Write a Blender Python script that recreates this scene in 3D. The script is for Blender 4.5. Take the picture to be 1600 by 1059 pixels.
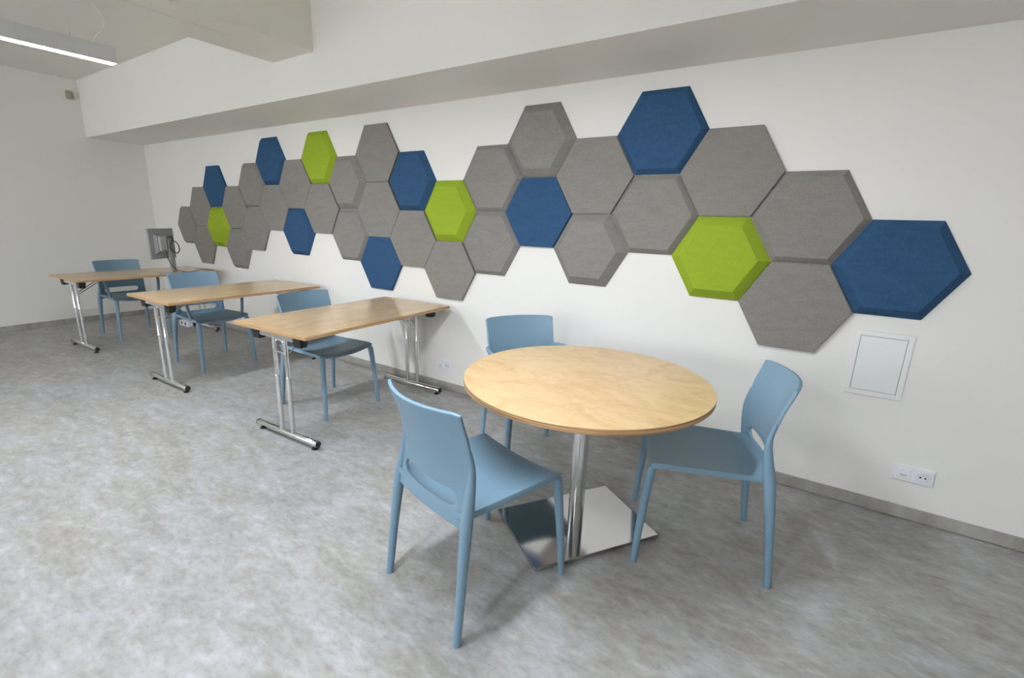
import bpy, bmesh, math, random
from mathutils import Vector, Matrix

# ------------------------------------------------------------------ scene, camera, light
for o in list(bpy.data.objects):
    bpy.data.objects.remove(o)
scene = bpy.context.scene
COL = scene.collection
scene.view_settings.view_transform = 'Standard'
scene.view_settings.look = 'None'
scene.view_settings.gamma = 1.0
scene.view_settings.use_curve_mapping = False
scene.view_settings.exposure = 0.03
scene.cycles.use_denoising = True
scene.cycles.max_bounces = 10
scene.cycles.diffuse_bounces = 6
scene.cycles.sample_clamp_indirect = 6.0
scene.cycles.caustics_reflective = False
scene.cycles.caustics_refractive = False

YAW, PITCH, ROLL, FPX = -0.5721, -0.2471, 0.0308, 727.77
CAM = Vector((-0.310, -2.829, 1.392))
fw = Vector((math.sin(YAW) * math.cos(PITCH), math.cos(YAW) * math.cos(PITCH), math.sin(PITCH)))
r0 = Vector((math.cos(YAW), -math.sin(YAW), 0))
u0 = r0.cross(fw)
rt = r0 * math.cos(ROLL) + u0 * math.sin(ROLL)
up = -r0 * math.sin(ROLL) + u0 * math.cos(ROLL)
cd = bpy.data.cameras.new('camera')
cam = bpy.data.objects.new('camera', cd)
COL.objects.link(cam)
cd.sensor_fit = 'HORIZONTAL'
cd.sensor_width = 36.0
cd.lens = FPX / 1600.0 * 36.0
cd.clip_start = 0.02
m = Matrix.Identity(4)
for i in range(3):
    m[i][0], m[i][1], m[i][2], m[i][3] = rt[i], up[i], -fw[i], CAM[i]
cam.matrix_world = m
scene.camera = cam

SKY_STRENGTH = 8.3          # daylight outside the windows behind the camera
LAMP_STRENGTH = 200.0        # tubes of the pendant lamps
world = bpy.data.worlds.new('sky')
scene.world = world
world.use_nodes = True
bg = world.node_tree.nodes['Background']
bg.inputs[0].default_value = (0.94, 0.97, 1.0, 1)
bg.inputs[1].default_value = SKY_STRENGTH


# ------------------------------------------------------------------ materials
def srgb(r, g, b):
    f = lambda c: (c / 255 / 12.92) if c / 255 <= 0.04045 else ((c / 255 + 0.055) / 1.055) ** 2.4
    return (f(r), f(g), f(b), 1)


def mat(name, col, rough=0.5, metal=0.0, spec=0.5):
    mt = bpy.data.materials.new(name)
    mt.use_nodes = True
    b = mt.node_tree.nodes['Principled BSDF']
    b.inputs['Base Color'].default_value = col
    b.inputs['Roughness'].default_value = rough
    b.inputs['Metallic'].default_value = metal
    b.inputs['Specular IOR Level'].default_value = spec
    return mt


def nodes(mt):
    nt = mt.node_tree
    return nt, nt.nodes['Principled BSDF']


def noise(nt, scale, detail=4, rough=0.55, vec=None, dist=0.0):
    n = nt.nodes.new('ShaderNodeTexNoise')
    n.inputs['Scale'].default_value = scale
    n.inputs['Detail'].default_value = detail
    n.inputs['Roughness'].default_value = rough
    n.inputs['Distortion'].default_value = dist
    if vec is not None:
        nt.links.new(vec, n.inputs['Vector'])
    return n


def coords(nt, scale=(1, 1, 1), rot=(0, 0, 0), kind='Object'):
    tc = nt.nodes.new('ShaderNodeTexCoord')
    mp = nt.nodes.new('ShaderNodeMapping')
    mp.inputs['Scale'].default_value = scale
    mp.inputs['Rotation'].default_value = rot
    nt.links.new(tc.outputs[kind], mp.inputs['Vector'])
    return mp.outputs[0]


def ramp(nt, fac, stops):
    r = nt.nodes.new('ShaderNodeValToRGB')
    e = r.color_ramp.elements
    while len(e) < len(stops):
        e.new(0.5)
    for el, (p, c) in zip(e, stops):
        el.position = p
        el.color = c
    nt.links.new(fac, r.inputs[0])
    return r.outputs[0]


def mixc(nt, a, b, fac, mode='MIX'):
    mx = nt.nodes.new('ShaderNodeMix')
    mx.data_type = 'RGBA'
    mx.blend_type = mode
    if isinstance(fac, float):
        mx.inputs[0].default_value = fac
    else:
        nt.links.new(fac, mx.inputs[0])
    for s, v in ((6, a), (7, b)):
        if isinstance(v, tuple):
            mx.inputs[s].default_value = v
        else:
            nt.links.new(v, mx.inputs[s])
    return mx.outputs[2]


def bump(nt, b, height, strength=0.2, dist=0.002):
    bp = nt.nodes.new('ShaderNodeBump')
    bp.inputs['Strength'].default_value = strength
    bp.inputs['Distance'].default_value = dist
    nt.links.new(height, bp.inputs['Height'])
    nt.links.new(bp.outputs[0], b.inputs['Normal'])


def paint(name, col, var=0.04):
    mt = mat(name, col, 0.75, spec=0.25)
    nt, b = nodes(mt)
    v = coords(nt)
    n = noise(nt, 1.1, 3, 0.5, v)
    d = tuple(c * (1 - var) for c in col[:3]) + (1,)
    nt.links.new(mixc(nt, col, d, n.outputs[0]), b.inputs['Base Color'])
    n2 = noise(nt, 220, 2, 0.5, v)
    bump(nt, b, n2.outputs[0], 0.12, 0.001)
    return mt


M = {}
M['wall'] = paint('white_wall_paint', (0.83, 0.815, 0.785, 1))
M['ceiling'] = paint('white_ceiling_paint', (0.80, 0.78, 0.725, 1))


def floor_material():
    mt = mat('mottled_vinyl', (0.5, 0.5, 0.5, 1), 0.5, spec=0.3)
    nt, b = nodes(mt)
    v = coords(nt, (0.8, 1.5, 1))
    n1 = noise(nt, 4.0, 6, 0.60, v, 0.25)
    n2 = noise(nt, 14, 5, 0.60, v, 0.35)
    n3 = noise(nt, 1.3, 4, 0.55, v)
    n4 = noise(nt, 36, 5, 0.62, v, 0.2)
    c1 = ramp(nt, n1.outputs[0], [(0.32, srgb(136, 132, 125)), (0.45, srgb(160, 157, 151)), (0.55, srgb(172, 172, 171)), (0.70, srgb(196, 199, 203))])
    c2 = ramp(nt, n2.outputs[0], [(0.30, srgb(132, 129, 122)), (0.45, srgb(161, 158, 152)), (0.56, srgb(173, 173, 173)), (0.70, srgb(203, 206, 210))])
    c = mixc(nt, c1, c2, 0.5)
    c3 = ramp(nt, n3.outputs[0], [(0.38, srgb(173, 168, 159)), (0.62, srgb(168, 172, 180))])
    c = mixc(nt, c, c3, 0.22)
    c4 = ramp(nt, n4.outputs[0], [(0.33, (0.76, 0.76, 0.75, 1)), (0.50, (0.92, 0.92, 0.92, 1)), (0.68, (1.0, 1.0, 1.0, 1))])
    c = mixc(nt, c, c4, 0.8, 'MULTIPLY')
    nt.links.new(c, b.inputs['Base Color'])
    bump(nt, b, n4.outputs[0], 0.05, 0.001)
    return mt


M['floor'] = floor_material()


def skirting_material():
    mt = mat('grey_skirting_vinyl', srgb(165, 162, 155), 0.55)
    nt, b = nodes(mt)
    n = noise(nt, 7, 6, 0.6, coords(nt, (1, 1, 0.4)), 0.4)
    nt.links.new(ramp(nt, n.outputs[0], [(0.3, srgb(140, 137, 131)), (0.5, srgb(160, 157, 151)), (0.72, srgb(180, 178, 173))]), b.inputs['Base Color'])
    return mt


M['skirting'] = skirting_material()


def wood_material(name, scale, seed, light, mid, dark, rough):
    mt = mat(name, mid, rough, spec=0.5)
    nt, b = nodes(mt)
    v = coords(nt, scale, (0, 0, seed))
    w = noise(nt, 1.3, 5, 0.55, v, 1.6)
    g = noise(nt, 9, 6, 0.6, v, 0.6)
    c1 = ramp(nt, w.outputs[0], [(0.30, dark), (0.45, mid), (0.57, light), (0.70, mid)])
    c2 = ramp(nt, g.outputs[0], [(0.32, dark), (0.50, mid), (0.66, light)])
    nt.links.new(mixc(nt, c1, c2, 0.35), b.inputs['Base Color'])
    return mt


M['birch_round'] = wood_material('birch_veneer_round', (3.0, 5.5, 2), 0.9, srgb(217, 188, 143), srgb(206, 174, 128), srgb(188, 153, 107), 0.30)
M['birch_desk'] = wood_material('birch_veneer_desk', (6.0, 1.5, 2), 0.1, srgb(210, 182, 142), srgb(200, 170, 129), srgb(187, 155, 114), 0.22)


def edge_material():
    mt = mat('plywood_edge', srgb(178, 132, 84), 0.5)
    nt, b = nodes(mt)
    v = coords(nt, (3, 3, 260))
    n = noise(nt, 1.0, 3, 0.5, v)
    nt.links.new(ramp(nt, n.outputs[0], [(0.35, srgb(150, 110, 72)), (0.5, srgb(186, 147, 104)), (0.65, srgb(206, 170, 126))]), b.inputs['Base Color'])
    return mt


M['ply_edge'] = edge_material()


def felt(name, col, dark):
    mt = mat(name, col, 0.9, spec=0.15)
    nt, b = nodes(mt)
    oi = nt.nodes.new('ShaderNodeObjectInfo')
    ad = nt.nodes.new('ShaderNodeVectorMath')
    ad.operation = 'ADD'
    sc = nt.nodes.new('ShaderNodeVectorMath')
    sc.operation = 'SCALE'
    sc.inputs[0].default_value = (17, 23, 31)
    nt.links.new(oi.outputs['Random'], sc.inputs[3])
    nt.links.new(coords(nt, (1, 1, 1)), ad.inputs[0])
    nt.links.new(sc.outputs[0], ad.inputs[1])
    mp = nt.nodes.new('ShaderNodeMapping')
    mp.inputs['Scale'].default_value = (1.0, 1.0, 3.2)
    mp.inputs['Rotation'].default_value = (0, 0.5, 0)
    nt.links.new(ad.outputs[0], mp.inputs['Vector'])
    n1 = noise(nt, 9, 6, 0.62, mp.outputs[0], 0.6)
    n2 = noise(nt, 120, 4, 0.7, ad.outputs[0])
    c1 = ramp(nt, n1.outputs[0], [(0.20, dark), (0.60, col)])
    lite = tuple(min(1, c * 1.12) for c in col[:3]) + (1,)
    c2 = ramp(nt, n2.outputs[0], [(0.30, dark), (0.55, col), (0.75, lite)])
    nt.links.new(mixc(nt, c1, c2, 0.5), b.inputs['Base Color'])
    bump(nt, b, n2.outputs[0], 0.35, 0.002)
    return mt


M['grey'] = felt('grey_felt', srgb(141, 137, 133), srgb(122, 118, 114))
M['blue'] = felt('blue_felt', srgb(56, 89, 125), srgb(42, 71, 104))
M['green'] = felt('green_felt', srgb(153, 176, 54), srgb(139, 162, 44))
def plastic(name, col, rough):
    mt = mat(name, col, rough, spec=0.45)
    nt, b = nodes(mt)
    n = noise(nt, 400, 2, 0.5, coords(nt))
    bump(nt, b, n.outputs[0], 0.06, 0.0006)
    return mt


M['chair'] = plastic('blue_polypropylene', srgb(118, 147, 167), 0.42)
M['chrome'] = mat('chrome', (0.78, 0.78, 0.78, 1), 0.10, 1.0)
M['steel'] = mat('polished_steel_plate', (0.52, 0.51, 0.495, 1), 0.10, 1.0)
M['steel_edge'] = mat('brushed_steel_edge', (0.62, 0.61, 0.59, 1), 0.28, 1.0)
M['black'] = mat('black_plastic', srgb(28, 28, 30), 0.5)
M['white_plastic'] = mat('white_plastic', srgb(232, 233, 238), 0.35)
M['port'] = mat('grey_port', srgb(190, 192, 198), 0.5)
M['well'] = mat('socket_well_plastic', srgb(214, 215, 221), 0.4)
M['hole'] = mat('dark_socket_hole', srgb(40, 40, 44), 0.6)
M['pin'] = mat('earth_pin', (0.7, 0.7, 0.68, 1), 0.3, 1.0)
M['hatch'] = mat('white_enamel_hatch', (0.80, 0.80, 0.80, 1), 0.5)
M['hatch_groove'] = mat('hatch_gap', srgb(165, 165, 167), 0.8)
M['alu'] = mat('anodised_aluminium', (0.70, 0.71, 0.73, 1), 0.42, 0.85)
M['cord'] = mat('white_cord', srgb(225, 222, 212), 0.5)
M['monitor'] = mat('silver_grey_plastic', srgb(150, 150, 148), 0.5)
M['monitor_light'] = mat('light_grey_plastic', srgb(178, 178, 176), 0.45)
M['screen'] = mat('dark_screen', srgb(18, 19, 22), 0.2)
M['cable'] = mat('black_cable', srgb(30, 30, 32), 0.5)
M['sensor'] = mat('beige_sensor_plastic', srgb(165, 160, 146), 0.5)
M['frame'] = mat('white_window_frame', srgb(230, 230, 228), 0.4)


def emission(name, col, strength):
    mt = bpy.data.materials.new(name)
    mt.use_nodes = True
    nt = mt.node_tree
    nt.nodes.clear()
    e = nt.nodes.new('ShaderNodeEmission')
    e.inputs[0].default_value = col
    e.inputs[1].default_value = strength
    out = nt.nodes.new('ShaderNodeOutputMaterial')
    nt.links.new(e.outputs[0], out.inputs[0])
    return mt


M['tube'] = emission('lit_diffuser', (0.87, 0.925, 1.0, 1), LAMP_STRENGTH)


def glass_material():
    mt = bpy.data.materials.new('window_glass')
    mt.use_nodes = True
    nt = mt.node_tree
    nt.nodes.clear()
    t = nt.nodes.new('ShaderNodeBsdfTransparent')
    g = nt.nodes.new('ShaderNodeBsdfGlossy')
    g.inputs['Roughness'].default_value = 0.02
    mx = nt.nodes.new('ShaderNodeMixShader')
    mx.inputs[0].default_value = 0.06
    out = nt.nodes.new('ShaderNodeOutputMaterial')
    nt.links.new(t.outputs[0], mx.inputs[1])
    nt.links.new(g.outputs[0], mx.inputs[2])
    nt.links.new(mx.outputs[0], out.inputs[0])
    return mt


M['glass'] = glass_material()


# ------------------------------------------------------------------ mesh helpers
class MB:
    """collects vertices and faces of one mesh"""

    def __init__(self):
        self.v, self.f = [], []

    def add(self, verts, faces):
        o = len(self.v)
        self.v += [tuple(p) for p in verts]
        self.f += [tuple(i + o for i in f) for f in faces]
        return self

    def box(self, x0, x1, y0, y1, z0, z1, bev=0.0):
        if bev <= 0:
            vs = [(x, y, z) for z in (z0, z1) for y in (y0, y1) for x in (x0, x1)]
            return self.add(vs, [(0, 2, 3, 1), (4, 5, 7, 6), (0, 1, 5, 4), (2, 6, 7, 3), (0, 4, 6, 2), (1, 3, 7, 5)])
        bm = bmesh.new()
        bmesh.ops.create_cube(bm, size=1)
        for p in bm.verts:
            p.co = Vector(((x0 + x1) / 2 + p.co.x * (x1 - x0), (y0 + y1) / 2 + p.co.y * (y1 - y0), (z0 + z1) / 2 + p.co.z * (z1 - z0)))
        bmesh.ops.bevel(bm, geom=bm.edges[:], offset=bev, segments=2, affect='EDGES', profile=0.5)
        bm.verts.index_update()
        self.add([p.co for p in bm.verts], [[q.index for q in f.verts] for f in bm.faces])
        bm.free()
        return self

    def tube(self, pts, radii, seg=12, sub=1, squash=1.0):
        """swept circle through pts, radii per point, capped"""
        P = [Vector(p) for p in pts]
        R = list(radii) if hasattr(radii, '__len__') else [radii] * len(P)
        if sub > 1:
            Q, S = [], []
            for i in range(len(P) - 1):
                a, b, c, d = P[max(i - 1, 0)], P[i], P[i + 1], P[min(i + 2, len(P) - 1)]
                for k in range(sub):
                    t = k / sub
                    Q.append(0.5 * ((2 * b) + (c - a) * t + (2 * a - 5 * b + 4 * c - d) * t * t + (3 * b - a - 3 * c + d) * t ** 3))
                    S.append(R[i] * (1 - t) + R[i + 1] * t)
            Q.append(P[-1]); S.append(R[-1])
            P, R = Q, S
        n = len(P)
        d0 = (P[1] - P[0]).normalized()
        ref = Vector((0, 1, 0)) if abs(d0.y) < 0.9 else Vector((1, 0, 0))
        vs = []
        nrm = (ref - d0 * ref.dot(d0)).normalized()
        for i in range(n):
            d = (P[min(i + 1, n - 1)] - P[max(i - 1, 0)]).normalized()
            nrm = (nrm - d * nrm.dot(d)).normalized()
            bn = d.cross(nrm)
            for k in range(seg):
                a = 2 * math.pi * k / seg
                vs.append(P[i] + (nrm * math.cos(a) * squash + bn * math.sin(a)) * R[i])
        fs = []
        for i in range(n - 1):
            for k in range(seg):
                k2 = (k + 1) % seg
                fs.append((i * seg + k, i * seg + k2, (i + 1) * seg + k2, (i + 1) * seg + k))
        fs.append(tuple(range(seg))[::-1])
        fs.append(tuple((n - 1) * seg + k for k in range(seg)))
        return self.add(vs, fs)

    def lathe(self, prof, seg=48, c=(0, 0)):
        """profile [(r, z)] around the z axis, from bottom to top; r may be 0 at the ends"""
        vs, fs, rows = [], [], []
        for r, z in prof:
            if r < 1e-6:
                rows.append([len(vs)]); vs.append((c[0], c[1], z))
            else:
                rows.append(list(range(len(vs), len(vs) + seg)))
                vs += [(c[0] + r * math.cos(2 * math.pi * k / seg), c[1] + r * math.sin(2 * math.pi * k / seg), z) for k in range(seg)]
        for a, b in zip(rows, rows[1:]):
            for k in range(seg):
                k2 = (k + 1) % seg
                if len(a) == 1:
                    fs.append((a[0], b[k2], b[k])[::-1])
                elif len(b) == 1:
                    fs.append((a[k], a[k2], b[0]))
                else:
                    fs.append((a[k], a[k2], b[k2], b[k]))
        return self.add(vs, fs)

    def mesh(self, name, smooth=None):
        me = bpy.data.meshes.new(name)
        me.from_pydata(self.v, [], self.f)
        bm = bmesh.new()
        bm.from_mesh(me)
        bmesh.ops.recalc_face_normals(bm, faces=bm.faces)
        bm.to_mesh(me)
        bm.free()
        if smooth is not None:
            me.polygons.foreach_set('use_smooth', [True] * len(me.polygons))
            me.set_sharp_from_angle(angle=math.radians(smooth))
        me.update()
        return me

    def build(self, name, material, parent=None, smooth=None, loc=None):
        return link(name, self.mesh(name, smooth), material, parent, loc)


def link(name, me, material=None, parent=None, loc=None):
    o = bpy.data.objects.new(name, me)
    COL.objects.link(o)
    if material is not None:
        me.materials.clear()
        me.materials.append(material)
    if parent is not None:
        o.parent = parent
    if loc is not None:
        o.location = loc
    return o


def baked(o):
    """apply the modifiers of o to its mesh"""
    dg = bpy.context.evaluated_depsgraph_get()
    dg.update()
    me = bpy.data.meshes.new_from_object(o.evaluated_get(dg))
    old = o.data
    o.modifiers.clear()
    o.data = me
    me.name = old.name
    bpy.data.meshes.remove(old)
    return o


def tag(o, label=None, cat=None, group=None, kind=None):
    for k, v in (('label', label), ('category', cat), ('group', group), ('kind', kind)):
        if v:
            o[k] = v
    return o


def thing(name, label, cat, loc=(0, 0, 0), rz=0.0, group=None):
    o = bpy.data.objects.new(name, None)
    COL.objects.link(o)
    o.empty_display_size = 0.1
    o.location = loc
    o.rotation_euler = (0, 0, rz)
    return tag(o, label, cat, group)


def copy_tree(o, parent=None):
    c = o.copy()
    COL.objects.link(c)
    if parent is not None:
        c.parent = parent
    for ch in list(o.children):
        copy_tree(ch, c)
    return c


def struct(o, label, cat=None):
    return tag(o, label, cat, kind='structure')


# ------------------------------------------------------------------ room shell
XL, XR, YB, ZC = -8.0, 2.7, -7.2, 2.85
T = 0.15
o = MB().box(XL - 0.4, XR + T, YB - T, T, -0.1, 0.0).build('floor', M['floor'])
struct(o, 'light grey mottled vinyl floor of the whole room', 'floor')
o = MB().box(XL - 0.4, XR + T, YB - T, T, ZC, ZC + 0.1).build('ceiling', M['ceiling'])
struct(o, 'plain off-white painted ceiling', 'ceiling')
o = MB().box(XL - 0.4, XR + T, 0, T, 0, ZC).build('wall_back', M['wall'])
struct(o, 'long white painted wall carrying the hexagon panels', 'wall')
# far end wall, very slightly out of square
SK = 0.045


def endx(y):
    return XL - SK * y


mb = MB()
ys = (T, YB - T)
vs = []
for y in ys:
    for z in (0, ZC):
        vs += [(endx(y), y, z), (XL - 0.4, y, z)]
mb.add(vs, [(0, 2, 6, 4), (1, 5, 7, 3), (0, 4, 5, 1), (2, 3, 7, 6), (0, 1, 3, 2), (4, 6, 7, 5)])
o = mb.build('wall_left', M['wall'])
struct(o, 'plain white end wall behind the computer desk', 'wall')
o = MB().box(XR, XR + T, YB - T, T, 0, ZC).build('wall_right', M['wall'])
struct(o, 'plain white wall at the near end of the room', 'wall')
# wall behind the camera with three windows
wins = [(-7.5, -5.1), (-4.6, -2.2), (-1.7, 0.1)]
W0, W1 = 0.95, 2.35
mb = MB()
mb.box(XL - 0.4, XR + T, YB - T, YB, 0, W0).box(XL - 0.4, XR + T, YB - T, YB, W1, ZC)
edges = [XL - 0.4] + [e for w in wins for e in w] + [XR + T]
for a, b in zip(edges[0::2], edges[1::2]):
    mb.box(a, b, YB - T, YB, W0, W1)
o = mb.build('wall_front', M['wall'])
struct(o, 'white window wall opposite the hexagon panels', 'wall')
wn = ['far', 'middle', 'near']
for k, (a, b) in enumerate(wins):
    y0, y1 = YB - 0.11, YB - 0.05
    f = MB()
    f.box(a, a + 0.06, y0, y1, W0, W1).box(b - 0.06, b, y0, y1, W0, W1)
    f.box(a + 0.06, b - 0.06, y0, y1, W0, W0 + 0.06).box(a + 0.06, b - 0.06, y0, y1, W1 - 0.06, W1)
    f.box((a + b) / 2 - 0.04, (a + b) / 2 + 0.04, y0, y1, W0 + 0.06, W1 - 0.06)
    w = f.build('window_%d' % (k + 1), M['frame'])
    struct(w, 'white framed two-sash window, the %s one of the window wall' % wn[k], 'window')
    for xa, xb in ((a + 0.06, (a + b) / 2 - 0.04), ((a + b) / 2 + 0.04, b - 0.06)):
        MB().box(xa, xb, YB - 0.082, YB - 0.078, W0 + 0.06, W1 - 0.06).build('pane', M['glass'], w)

o = MB().box(XL - 0.02, XR, -0.59, -0.0005, 2.221, ZC - 0.0005).build('trim_1', M['wall'])
struct(o, 'long boxed beam running along the top of the panel wall', 'beam')
mb = MB()
ST = -1.02
mb.box(-3.94, -3.45, ST, -0.5905, 2.482, ZC - 0.0005)
mb.box(-3.94, -3.674, YB + 0.0005, ST, 2.482, 2.51).box(-3.669, -3.45, YB + 0.0005, ST, 2.482, 2.51)
mb.box(-3.94, -3.45, YB + 0.0005, ST, 2.51, ZC - 0.0005)
o = mb.build('trim_2', M['ceiling'])
struct(o, 'boxed cross beam under the ceiling meeting the long beam', 'beam')

SKH = 0.066
o = MB().box(XL + 0.012, XR - 0.012, -0.011, -0.0003, 0.0035, SKH).build('baseboard_back', M['skirting'])
struct(o, 'low grey vinyl skirting along the panel wall', 'skirting')
mb = MB()
yy = (-0.0115, YB + 0.001)
vs = []
for y in yy:
    for z in (0.0005, SKH):
        vs += [(endx(y) + 0.011, y, z), (endx(y) + 0.0003, y, z)]
mb.add(vs, [(0, 2, 6, 4), (1, 5, 7, 3), (0, 4, 5, 1), (2, 3, 7, 6), (0, 1, 3, 2), (4, 6, 7, 5)])
o = mb.build('baseboard_left', M['skirting'])
struct(o, 'low grey vinyl skirting along the far end wall', 'skirting')

# ------------------------------------------------------------------ hexagon panels
HS, HZ = 0.26, 1.2275
H3 = math.sqrt(3) / 2
KIND = {'D': (0.775, 0.053, 0.006), 'N': (0.83, 0.044, 0.005), 'M': (0.87, 0.034, 0.005), 'F': (0.985, 0.022, 0.018)}
hexmesh = {}


def hex_mesh(kind, colour):
    if (kind, colour) in hexmesh:
        return hexmesh[(kind, colour)]
    sc, t, base = KIND[kind]
    g = 0.9945
    rings = [(g, 0.0), (g, base), (sc, t)]
    if kind == 'F':
        rings = [(g, 0.0), (g, base), (sc + 0.004, t - 0.001), (sc - 0.006, t)]
    else:
        rings = [(g, 0.0), (g, base), (sc + 0.006, t - 0.0022), (sc - 0.008, t)]
    ang = [math.radians(60 * k) for k in range(6)]
    vs, fs = [], []
    for s, y in rings:
        vs += [(HS * s * math.cos(a), -y, HS * s * math.sin(a)) for a in ang]
    for i in range(len(rings) - 1):
        for k in range(6):
            k2 = (k + 1) % 6
            fs.append((i * 6 + k, i * 6 + k2, (i + 1) * 6 + k2, (i + 1) * 6 + k))
    fs.append(tuple(range(6)))
    n = (len(rings) - 1) * 6
    fs.append(tuple(n + k for k in range(6)))
    me = MB().add(vs, fs).mesh('hexagon_panel', 12)
    me.materials.append(M[colour])
    hexmesh[(kind, colour)] = me
    return me


G, BL, GR = 'grey', 'blue', 'green'
ORD = ['first', 'second', 'third', 'fourth', 'fifth', 'sixth', 'seventh', 'eighth', 'ninth', 'tenth', 'eleventh', 'twelfth',
       'thirteenth', 'fourteenth', 'fifteenth', 'sixteenth', 'seventeenth', 'eighteenth', 'nineteenth']
COLS = [
    [(0, BL, 'N')],
    [(1, G, 'M'), (-1, G, 'F')],
    [(2, G, 'F'), (0, GR, 'D')],
    [(3, BL, 'M'), (1, G, 'M')],
    [(2, G, 'F'), (0, G, 'D')],
    [(3, G, 'D'), (1, BL, 'F')],
    [(2, G, 'M'), (0, G, 'M')],
    [(1, GR, 'D'), (-1, G, 'F')],
    [(2, BL, 'N'), (0, G, 'F')],
    [(3, G, 'F'), (1, G, 'F'), (-1, BL, 'F')],
    [(2, G, 'D'), (0, G, 'M')],
    [(3, GR, 'N'), (1, G, 'F')],
    [(2, G, 'F'), (0, BL, 'N')],
    [(3, BL, 'N'), (1, G, 'F')],
    [(2, G, 'M'), (0, G, 'F')],
    [(1, G, 'F'), (-1, G, 'N')],
    [(2, BL, 'F'), (0, GR, 'D')],
    [(1, G, 'F'), (-1, G, 'F')],
    [(0, G, 'M')],
]
BEV = {'D': 'deeply chamfered', 'N': 'chamfered', 'M': 'chamfered', 'F': 'flat'}
for c, col in enumerate(COLS):
    for j, (r, colour, kind) in enumerate(col):
        if c == 0:
            lab = 'blue chamfered hexagon wall panel at the right end of the pattern'
        elif c == 18:
            lab = 'grey hexagon wall panel at the left end of the pattern, beside the monitor'
        else:
            pos = ('top', 'middle', 'bottom')[j] if len(col) == 3 else ('upper', 'lower')[j]
            if c <= 9:
                lab = '%s %s hexagon wall panel, %s of the %s column from the right' % (BEV[kind], colour, pos, ORD[c])
            else:
                lab = '%s %s hexagon wall panel, %s of the %s column from the left' % (BEV[kind], colour, pos, ORD[18 - c])
        p = link('hexagon_panel', hex_mesh(kind, colour))
        p.location = (-1.5 * c * HS, -0.0006, HZ + H3 * r * HS)
        tag(p, lab, 'wall panel', 'hexagon panels on the long wall')


# ------------------------------------------------------------------ chairs
def lerp(tab, z):
    if z <= tab[0][0]:
        return tab[0][1]
    for (a, va), (b, vb) in zip(tab, tab[1:]):
        if z <= b:
            t = (z - a) / (b - a)
            t = t * t * (3 - 2 * t) * 0.35 + t * 0.65
            return va + (vb - va) * t
    return tab[-1][1]


XE = [(0.41, -0.214), (0.47, -0.200), (0.55, -0.186), (0.62, -0.184), (0.70, -0.201), (0.83, -0.240)]
HW = [(0.41, 0.203), (0.47, 0.209), (0.62, 0.210), (0.74, 0.213), (0.83, 0.216)]
SAG = [(0.41, 0.022), (0.50, 0.030), (0.62, 0.042), (0.83, 0.060)]


def back_point(u, z):
    hw = lerp(HW, z)
    return Vector((lerp(XE, z) - lerp(SAG, z) * (1 - u * u), hw * u, z))


def make_backrest(parent):
    us = [-1, -0.96, -0.88, -0.80, -0.77, -0.74, -0.69, -0.60, -0.45, -0.3, -0.15, 0, 0.15, 0.3, 0.45, 0.60, 0.69, 0.74, 0.77, 0.80, 0.88, 0.96, 1]

    def gap(u):
        a = abs(u)
        if a >= 0.765:
            return 0.0
        return min(1.0, ((0.765 - a) / 0.10)) ** 0.5 if a > 0.665 else 1.0

    rows = []
    for kind, val in ([('z', 0.412), ('z', 0.424), ('z', 0.445), ('s', -1), ('s', 1), ('z', 0.55), ('z', 0.575), ('z', 0.61),
                       ('z', 0.65), ('z', 0.69), ('z', 0.73), ('z', 0.77), ('z', 0.80), ('z', 0.822), ('z', 0.829)]):
        row = []
        for u in us:
            if kind == 's':
                z = 0.500 + val * (0.027 * gap(u))
            else:
                z = val
                if val > 0.79:                       # top edge slightly crowned, soft top corners
                    z -= 0.006 * max(0, (abs(u) - 0.9) / 0.1)
                if val < 0.43:
                    z += 0.010 * (1 - u * u) - 0.004
            row.append(back_point(u, z))
        rows.append(row)
    bm = bmesh.new()
    vv = [[bm.verts.new(p) for p in row] for row in rows]
    for i in range(len(rows) - 1):
        if i == 3:
            continue
        for k in range(len(us) - 1):
            bm.faces.new((vv[i][k], vv[i][k + 1], vv[i + 1][k + 1], vv[i + 1][k]))
    bmesh.ops.remove_doubles(bm, verts=bm.verts, dist=0.0008)
    bmesh.ops.recalc_face_normals(bm, faces=bm.faces)
    me = bpy.data.meshes.new('backrest')
    bm.to_mesh(me)
    bm.free()
    ob = link('backrest', me, M['chair'], parent)
    s = ob.modifiers.new('t', 'SOLIDIFY'); s.thickness = 0.013; s.offset = 0
    b = ob.modifiers.new('b', 'BEVEL'); b.width = 0.003; b.segments = 2; b.limit_method = 'ANGLE'; b.angle_limit = math.radians(50)
    baked(ob)
    ob.data.polygons.foreach_set('use_smooth', [True] * len(ob.data.polygons))
    return ob


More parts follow.
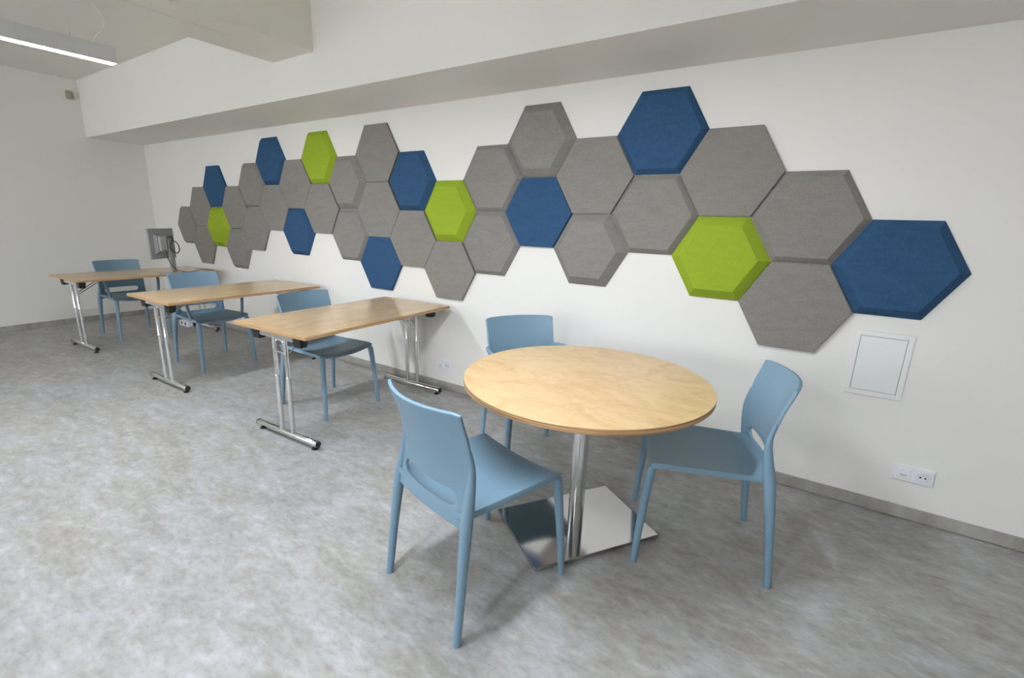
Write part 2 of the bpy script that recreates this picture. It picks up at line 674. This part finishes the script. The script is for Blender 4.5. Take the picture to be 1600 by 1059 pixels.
def make_seat(parent):
    xs = [-0.222, -0.205, -0.17, -0.11, -0.04, 0.03, 0.10, 0.16, 0.205, 0.230, 0.243, 0.247]
    ysn = [-1, -0.96, -0.85, -0.65, -0.4, -0.2, 0, 0.2, 0.4, 0.65, 0.85, 0.96, 1]
    bm = bmesh.new()
    g = []
    for x in xs:
        t = (x + 0.222) / 0.469
        hw = 0.203 + 0.022 * min(1, t * 1.3)
        row = []
        for n in ysn:
            z = 0.463 + 0.004 * t
            z -= (0.020 if t > 0.15 else 0.016) * (1 - abs(n) ** 2.2)
            if x > 0.20:
                z -= (0.30 * (x - 0.20) ** 2 / 0.047 * (1 if x < 0.245 else 1.25)) * (1 - 0.55 * n * n)
            if t < 0.12:
                z += 0.010 * (0.12 - t) / 0.12
            row.append(bm.verts.new((x - (0.012 * n * n if x > 0.2 else 0), n * hw, z)))
        g.append(row)
    for i in range(len(xs) - 1):
        for k in range(len(ysn) - 1):
            bm.faces.new((g[i][k], g[i + 1][k], g[i + 1][k + 1], g[i][k + 1]))
    bmesh.ops.recalc_face_normals(bm, faces=bm.faces)
    if sum(f.normal.z for f in bm.faces) < 0:
        bmesh.ops.reverse_faces(bm, faces=bm.faces)
    me = bpy.data.meshes.new('seat')
    bm.to_mesh(me)
    bm.free()
    ob = link('seat', me, M['chair'], parent)
    s = ob.modifiers.new('t', 'SOLIDIFY'); s.thickness = 0.022; s.offset = -1
    b = ob.modifiers.new('b', 'BEVEL'); b.width = 0.006; b.segments = 3; b.limit_method = 'ANGLE'; b.angle_limit = math.radians(50)
    baked(ob)
    ob.data.polygons.foreach_set('use_smooth', [True] * len(ob.data.polygons))
    return ob


def make_chair(arms):
    root = thing('armchair' if arms else 'side_chair', 'chair', 'chair', group='blue plastic chairs')
    make_seat(root)
    make_backrest(root)
    for s in (1, -1):
        pts = [(-0.262, 0.226 * s, 0.0), (-0.261, 0.2258 * s, 0.006), (-0.238, 0.2195 * s, 0.22), (-0.213, 0.211 * s, 0.42), (-0.202, 0.206 * s, 0.48),
               (-0.190, 0.2035 * s, 0.55), (-0.185, 0.204 * s, 0.62), (-0.199, 0.207 * s, 0.69)]
        MB().tube(pts, [0.0125, 0.0145, 0.0175, 0.0225, 0.0225, 0.0175, 0.0115, 0.0065], 14, 5, 0.9).build('leg', M['chair'], root, 60)
        pts = [(0.262, 0.235 * s, 0.0), (0.2615, 0.2348 * s, 0.006), (0.248, 0.225 * s, 0.22), (0.233, 0.2135 * s, 0.40), (0.2275, 0.2095 * s, 0.432), (0.2215, 0.205 * s, 0.446), (0.212, 0.200 * s, 0.450)]
        MB().tube(pts, [0.0115, 0.0135, 0.0165, 0.0200, 0.0195, 0.0135, 0.004], 14, 5, 0.95).build('leg', M['chair'], root, 60)
        if arms:
            pts = [(-0.196, 0.207 * s, 0.655), (-0.165, 0.222 * s, 0.662), (-0.08, 0.238 * s, 0.668), (0.03, 0.246 * s, 0.664), (0.095, 0.247 * s, 0.652),
                   (0.118, 0.245 * s, 0.625), (0.125, 0.238 * s, 0.56), (0.130, 0.228 * s, 0.49), (0.131, 0.219 * s, 0.452)]
            MB().tube(pts, [0.009, 0.0125, 0.0145, 0.0155, 0.0150, 0.0145, 0.0135, 0.014, 0.013], 12, 5, 1.0).build('armrest', M['chair'], root, 60)
    return root


def place(o, x, y, deg, label):
    o.location = (x, y, 0.0)
    o.rotation_euler = (0, 0, math.radians(deg))
    tag(o, label)
    return o


side0 = make_chair(False)
arm0 = make_chair(True)
place(side0, -1.285, -1.537, 76.3, 'blue plastic chair in front of the round table, seen from behind')
place(copy_tree(side0), -0.598, -0.794, -161.8, 'blue plastic chair right of the round table, in front of the wall hatch')
place(copy_tree(side0), -3.286, -0.758, 1.2, 'armless blue plastic chair tucked under the nearest rectangular desk')
place(arm0, -1.595, -0.605, -38.0, 'blue plastic armchair between the round table and the panel wall')
place(copy_tree(arm0), -5.028, -0.763, 1.0, 'blue plastic armchair at the middle rectangular desk')
place(copy_tree(arm0), -6.79, -0.795, 1.5, 'blue plastic armchair at the far desk with the monitor')


# ------------------------------------------------------------------ rectangular folding desks
def make_desk():
    root = thing('folding_desk', 'desk', 'desk', group='rectangular folding desks')
    HT, TH, hx, hy = 0.7336, 0.022, 0.353, 0.644
    top = MB().box(-hx, hx, -hy, hy, HT - 0.0015, HT, 0.0006).build('tabletop', M['birch_desk'], root)
    MB().box(-hx, hx, -hy, hy, HT - TH, HT - 0.0015).build('edge_band', M['ply_edge'], top)
    for s in (-1, 1):
        y = 0.577 * s
        foot = MB().tube([(-0.300, y, 0.040), (-0.297, y, 0.040), (0.297, y, 0.040), (0.300, y, 0.040)], [0.019, 0.0205, 0.0205, 0.019], 20).build('foot_bar', M['chrome'], root, 40)
        for sx in (-1, 1):
            MB().tube([(0.300 * sx, y, 0.040), (0.305 * sx, y, 0.040), (0.308 * sx, y, 0.040)], [0.0195, 0.0195, 0.015], 20).build('end_cap', M['black'], foot, 40)
            MB().lathe([(0, 0.0), (0.019, 0.0), (0.019, 0.005), (0.009, 0.008), (0.009, 0.026), (0, 0.026)], 18, (0.266 * sx, y)).build('glide', M['black'], foot, 40)
        for sx in (-1, 1):
            x = 0.055 * sx + 0.008
            leg = MB().tube([(x, y, 0.050), (x, y, 0.42)], 0.0150, 18).build('leg', M['chrome'], root, 40)
            MB().tube([(x, y, 0.42), (x, y, 0.424), (x, y, 0.695)], [0.0150, 0.0135, 0.0135], 18).build('upper_tube', M['chrome'], leg, 40)
        MB().box(-0.172, 0.188, y - 0.022, y + 0.022, 0.664, 0.7105, 0.006).build('top_rail', M['chrome'], root)
        # arched brace between the two tubes
        pts = [(0.008 - 0.055, y, 0.60)] + [(0.008 - 0.055 * math.cos(a), y, 0.60 + 0.055 * math.sin(a)) for a in (0.4, 0.9, 1.57, 2.24, 2.74)] + [(0.008 + 0.055, y, 0.60)]
        MB().tube(pts, 0.005, 8, 3).build('arch_brace', M['chrome'], root, 40)
        # folding stay from the legs up to the tabletop
        yi = y - 0.24 * s
        for dx in (-0.028, 0.044):
            MB().tube([(0.008 + dx, y - 0.012 * s, 0.56), (0.008 + dx, yi, 0.705)], 0.0042, 8).build('folding_stay', M['chrome'], root, 40)
        MB().tube([(0.008 - 0.055, y, 0.575), (0.008 + 0.055, y, 0.575)], 0.0065, 10).build('lock_bar', M['chrome'], root, 40)
        for sx in (-1, 1):
            b = MB()
            x0, x1 = sorted((0.165 * sx + 0.008, 0.240 * sx + 0.008))
            ya, yb = y - 0.028, y + 0.028
            k = 0.008
            vs = [(x0 + k, ya + 0.006, 0.640), (x1 - k, ya + 0.006, 0.640), (x1 - k, yb - 0.006, 0.640), (x0 + k, yb - 0.006, 0.640),
                  (x0, ya, 0.7105), (x1, ya, 0.7105), (x1, yb, 0.7105), (x0, yb, 0.7105)]
            b.add(vs, [(0, 3, 2, 1), (4, 5, 6, 7), (0, 1, 5, 4), (1, 2, 6, 5), (2, 3, 7, 6), (3, 0, 4, 7)])
            b.build('stacking_block', M['black'], root)
    return root


desk = make_desk()
DESKS = [(-3.010, -0.720, 0.0407, 'rectangular birch folding desk nearest the round table'),
         (-4.633, -0.738, 0.025, 'rectangular birch folding desk in the middle of the row of three'),
         (-6.481, -0.771, 0.0424, 'rectangular birch folding desk farthest back, carrying the monitor')]
for i, (x, y, a, lab) in enumerate(DESKS):
    d = desk if i == 0 else copy_tree(desk)
    d.location = (x, y, 0)
    d.rotation_euler = (0, 0, a)
    tag(d, lab)

# ------------------------------------------------------------------ round table
rtb = thing('round_table', 'round birch table on a chrome column with a mirror-polished rectangular base', 'table', (-1.083, -1.025, 0))
RT, RH, RTH = 0.530, 0.743, 0.024
top = MB().lathe([(0, RH - 0.002), (RT, RH - 0.002), (RT, RH - 0.0008), (RT - 0.001, RH), (0, RH)], 128).build('tabletop', M['birch_round'], rtb, 30)
MB().lathe([(0, RH - RTH), (RT - 0.002, RH - RTH), (RT, RH - RTH + 0.002), (RT, RH - 0.002), (0, RH - 0.002)], 128).build('edge_band', M['ply_edge'], top, 30)
MB().lathe([(0.0, 0.0208), (0.0355, 0.0208), (0.0355, 0.70), (0, 0.70)], 40).build('column', M['chrome'], rtb, 30)
MB().box(-0.20, 0.20, -0.20, 0.20, 0.7005, 0.7185, 0.002).build('mounting_plate', M['black'], rtb)
bp = MB().box(-0.312, 0.312, -0.2165, 0.2165, 0.0042, 0.0208, 0.0014).build('base_plate', M['steel'], rtb)
bp.rotation_euler = (0, 0, math.atan2(0.515, 0.351))
for sx in (-1, 1):
    for sy in (-1, 1):
        MB().lathe([(0, 0.0), (0.018, 0.0), (0.018, 0.0040), (0, 0.0040)], 16, (0.27 * sx, 0.175 * sy)).build('glide', M['black'], bp, 40)

# ------------------------------------------------------------------ monitor and its cables
HD = 0.7336
a0, a1 = Vector((-6.13, -0.768, 0)), Vector((-6.27, -0.485, 0))
mid = (a0 + a1) / 2
ang = math.atan2((a1 - a0).y, (a1 - a0).x)
mon = thing('monitor', 'small silver-grey computer monitor seen from behind on the far desk', 'monitor', (mid.x, mid.y, HD), ang)
# local x along the screen width, local -y is the back of the monitor (towards the room)
hw = (a1 - a0).length / 2
b = MB().box(-hw, hw, 0.0, 0.022, 0.160, 0.475, 0.005).build('panel', M['monitor'], mon)
MB().box(-hw + 0.014, hw - 0.014, 0.0215, 0.0235, 0.178, 0.461).build('screen', M['screen'], b)
mb = MB()
vs = [(-0.105, -0.001, 0.215), (0.105, -0.001, 0.215), (0.105, -0.001, 0.42), (-0.105, -0.001, 0.42),
      (-0.095, -0.034, 0.232), (0.095, -0.034, 0.232), (0.095, -0.034, 0.40), (-0.095, -0.034, 0.40)]
mb.add(vs, [(0, 1, 2, 3), (4, 7, 6, 5), (0, 4, 5, 1), (1, 5, 6, 2), (2, 6, 7, 3), (3, 7, 4, 0)])
h = mb.build('rear_housing', M['monitor'], mon)
MB().box(-0.085, -0.005, -0.058, -0.033, 0.245, 0.395, 0.004).build('power_box', M['monitor_light'], h)
MB().box(0.012, 0.072, -0.062, -0.034, 0.004, 0.36, 0.006).build('stand_neck', M['monitor'], mon)
MB().lathe([(0, 0.0003), (0.118, 0.0003), (0.118, 0.006), (0.108, 0.011), (0, 0.013)], 40, (0.035, -0.040)).build('stand_base', M['monitor_light'], mon, 40)
Rm = Matrix.Translation(mon.location) @ Matrix.Rotation(ang, 4, 'Z')
wp = lambda x, y, z: tuple(Rm @ Vector((x, y, z)))
pts = [wp(-0.045, -0.0625, 0.262), wp(-0.045, -0.072, 0.235), wp(-0.040, -0.076, 0.16), wp(0.0, -0.078, 0.09), wp(0.04, -0.088, 0.040), wp(0.10, -0.095, 0.022), wp(0.165, -0.09, 0.0045),
       (-6.18, -0.40, HD + 0.0042), (-6.20, -0.33, HD + 0.010), (-6.205, -0.27, HD + 0.022), (-6.20, -0.22, HD + 0.018), (-6.185, -0.175, HD + 0.0045)]
pts = [tuple(Rm.inverted() @ Vector(p)) for p in pts]
o = MB().tube(pts, 0.0034, 8, 8).build('power_cable', M['cable'], mon, 60)
tag(o, 'thin black cable trailing over the desk')
pts = [wp(0.012, -0.052, 0.385), wp(0.055, -0.072, 0.392), wp(0.030, -0.085, 0.35), wp(0.005, -0.082, 0.29), wp(0.035, -0.084, 0.235), wp(0.085, -0.082, 0.215),
       wp(0.125, -0.076, 0.245), wp(0.13, -0.066, 0.30), wp(0.112, -0.052, 0.335), wp(0.10, -0.034, 0.345)]
pts = [tuple(Rm.inverted() @ Vector(p)) for p in pts]
o = MB().tube(pts, 0.0050, 8, 8).build('video_cable', M['cable'], mon, 60)
tag(o, 'thick black cable looped behind the stand')

# ------------------------------------------------------------------ sockets and hatch on the long wall
def socket(cx, cz, label):
    s = thing('wall_socket', label, 'socket', (cx, -0.0005, cz), 0, 'double wall sockets')
    fr = MB().box(-0.079, 0.079, -0.009, 0, -0.041, 0.041, 0.0035).build('frame', M['white_plastic'], s)
    for k, sx in enumerate((-0.036, 0.036)):
        e = MB().box(sx - 0.029, sx + 0.029, -0.013, -0.0088, -0.029, 0.029, 0.0018).build('insert', M['white_plastic'], s)
        mb = MB().lathe([(0.0215, 0.0), (0.0225, 0.0025), (0.0205, 0.0030), (0.0195, -0.002), (0, -0.003)], 28)
        d = mb.mesh('socket_well', 30)
        if k == 1:
            w = link('socket_well', d, M['well'], e)
            w.rotation_euler = (math.radians(90), 0, 0)
            w.location = (sx, -0.0128, 0)
            for px, pz in ((-0.0095, -0.001), (0.0095, -0.001)):
                MB().tube([(sx + px, -0.0142, pz), (sx + px, -0.0166, pz)], 0.0040, 10).build('contact_hole', M['hole'], e)
            MB().tube([(sx, -0.0140, 0.011), (sx, -0.0200, 0.011)], 0.0024, 10).build('earth_pin', M['pin'], e)
        else:
            bpy.data.meshes.remove(d)
            MB().box(sx - 0.022, sx + 0.022, -0.0150, -0.0128, -0.020, 0.022, 0.0008).build('flap', M['white_plastic'], e)
            MB().box(sx - 0.013, sx + 0.013, -0.0172, -0.0148, -0.012, -0.003, 0.0008).build('port_lip', M['port'], e)
    return s


socket(0.243, 0.242, 'white double socket on the wall near the right edge, below the hatch')
socket(-2.788, 0.214, 'white double socket on the wall beside the nearest rectangular desk')

hx, hz = 0.013, 0.763
hat = thing('access_hatch', 'white rectangular access hatch in the wall under the blue hexagon', 'hatch', (hx, -0.0005, hz))
mb = MB()
A, B2, C2, D2 = 0.115, 0.163, 0.092, 0.138
mb.box(-A, -C2, -0.006, 0, -B2, B2, 0.0015).box(C2, A, -0.006, 0, -B2, B2, 0.0015)
mb.box(-C2 - 0.001, C2 + 0.001, -0.006, 0, D2, B2, 0.0015).box(-C2 - 0.001, C2 + 0.001, -0.006, 0, -B2, -D2, 0.0015)
mb.build('frame', M['hatch'], hat)
MB().box(-C2, C2, -0.0012, 0, -D2, D2).build('gap', M['hatch_groove'], hat)
MB().box(-C2 + 0.0022, C2 - 0.0022, -0.0062, -0.0012, -D2 + 0.0022, D2 - 0.0022, 0.0012).build('door', M['hatch'], hat)

# power strip on the floor at the foot of the far desk
ps = thing('power_strip', 'white power strip with two dark sockets on the floor by the panel wall', 'power strip', (-6.83, -0.262, 0))
MB().box(-0.115, 0.115, -0.03, 0.03, 0.0005, 0.065, 0.006).build('body', M['white_plastic'], ps)
for sx in (-0.05, 0.045):
    MB().tube([(sx, -0.029, 0.034), (sx, -0.0312, 0.034)], 0.019, 18).build('outlet', M['hole'], ps)

# sensor on the end wall
sn = thing('wall_sensor', 'small beige motion sensor high on the far end wall', 'sensor', (endx(-0.68) + 0.0008, -0.68, 2.672), math.radians(90))
MB().box(-0.036, 0.036, -0.030, 0, -0.046, 0.046, 0.012).build('housing', M['sensor'], sn)
MB().lathe([(0.030, 0.0), (0.028, 0.010), (0.018, 0.018), (0, 0.021)], 24).build('lens', M['sensor'], sn, 40)
sn.children[1].rotation_euler = (math.radians(90), 0, 0)
sn.children[1].location = (0, -0.0295, -0.004)


# ------------------------------------------------------------------ pendant lamps
def lamp(x, y1, length, label, clip_y):
    t = thing('pendant_lamp', label, 'lamp', (x, y1, 2.2), 0, 'linear pendant lamps')
    w, h = 0.0325, 0.083
    mb = MB()
    mb.box(-w, -w + 0.003, -length, 0, 0, h).box(w - 0.003, w, -length, 0, 0, h).box(-w + 0.003, w - 0.003, -length, 0, h - 0.003, h)
    mb.box(-w + 0.003, w - 0.003, -0.003, 0, 0.0, h - 0.003).box(-w + 0.003, w - 0.003, -length, -length + 0.003, 0.0, h - 0.003)
    mb.build('housing', M['alu'], t)
    MB().box(-w + 0.0032, w - 0.0032, -length + 0.0032, -0.0032, 0.0004, 0.006).build('diffuser', M['tube'], t)
    for yy in (clip_y, -length + 0.2):
        MB().tube([(0, yy, h), (0, yy, h + 0.016), (0, yy + 0.004, h + 0.024)], 0.004, 10).build('hanger_clip', M['alu'], t, 40)
        topz = (2.481 if -3.94 < x < -3.45 else ZC) - 2.2
        MB().tube([(0, yy + 0.004, h + 0.024), (0, yy + 0.004, topz)], 0.0006, 6).build('steel_wire', M['alu'], t)
    return t


lamp(-3.888, -1.593, 1.10, 'long aluminium pendant lamp, lit, at the upper left of the view', -0.185)
lamp(-1.400, -1.330, 1.10, 'long aluminium pendant lamp hanging over the near side of the round table', -0.185)
lamp(-1.200, -3.900, 1.10, 'long aluminium pendant lamp hanging closest to the window wall', -0.185)
L0 = [o for o in COL.objects if o.name == 'pendant_lamp'][0]
pts = [(-3.89, -1.666, 2.2835), (-3.89, -1.668, 2.306), (-3.89, -1.653, 2.332), (-3.89, -1.628, 2.365), (-3.89, -1.613, 2.400), (-3.89, -1.616, 2.435), (-3.89, -1.632, 2.462), (-3.89, -1.648, 2.4815)]
pts = [(x + 3.888, y + 1.593, z - 2.2) for x, y, z in pts]
MB().tube(pts, 0.0042, 8, 6).build('cord', M['cord'], L0, 60)
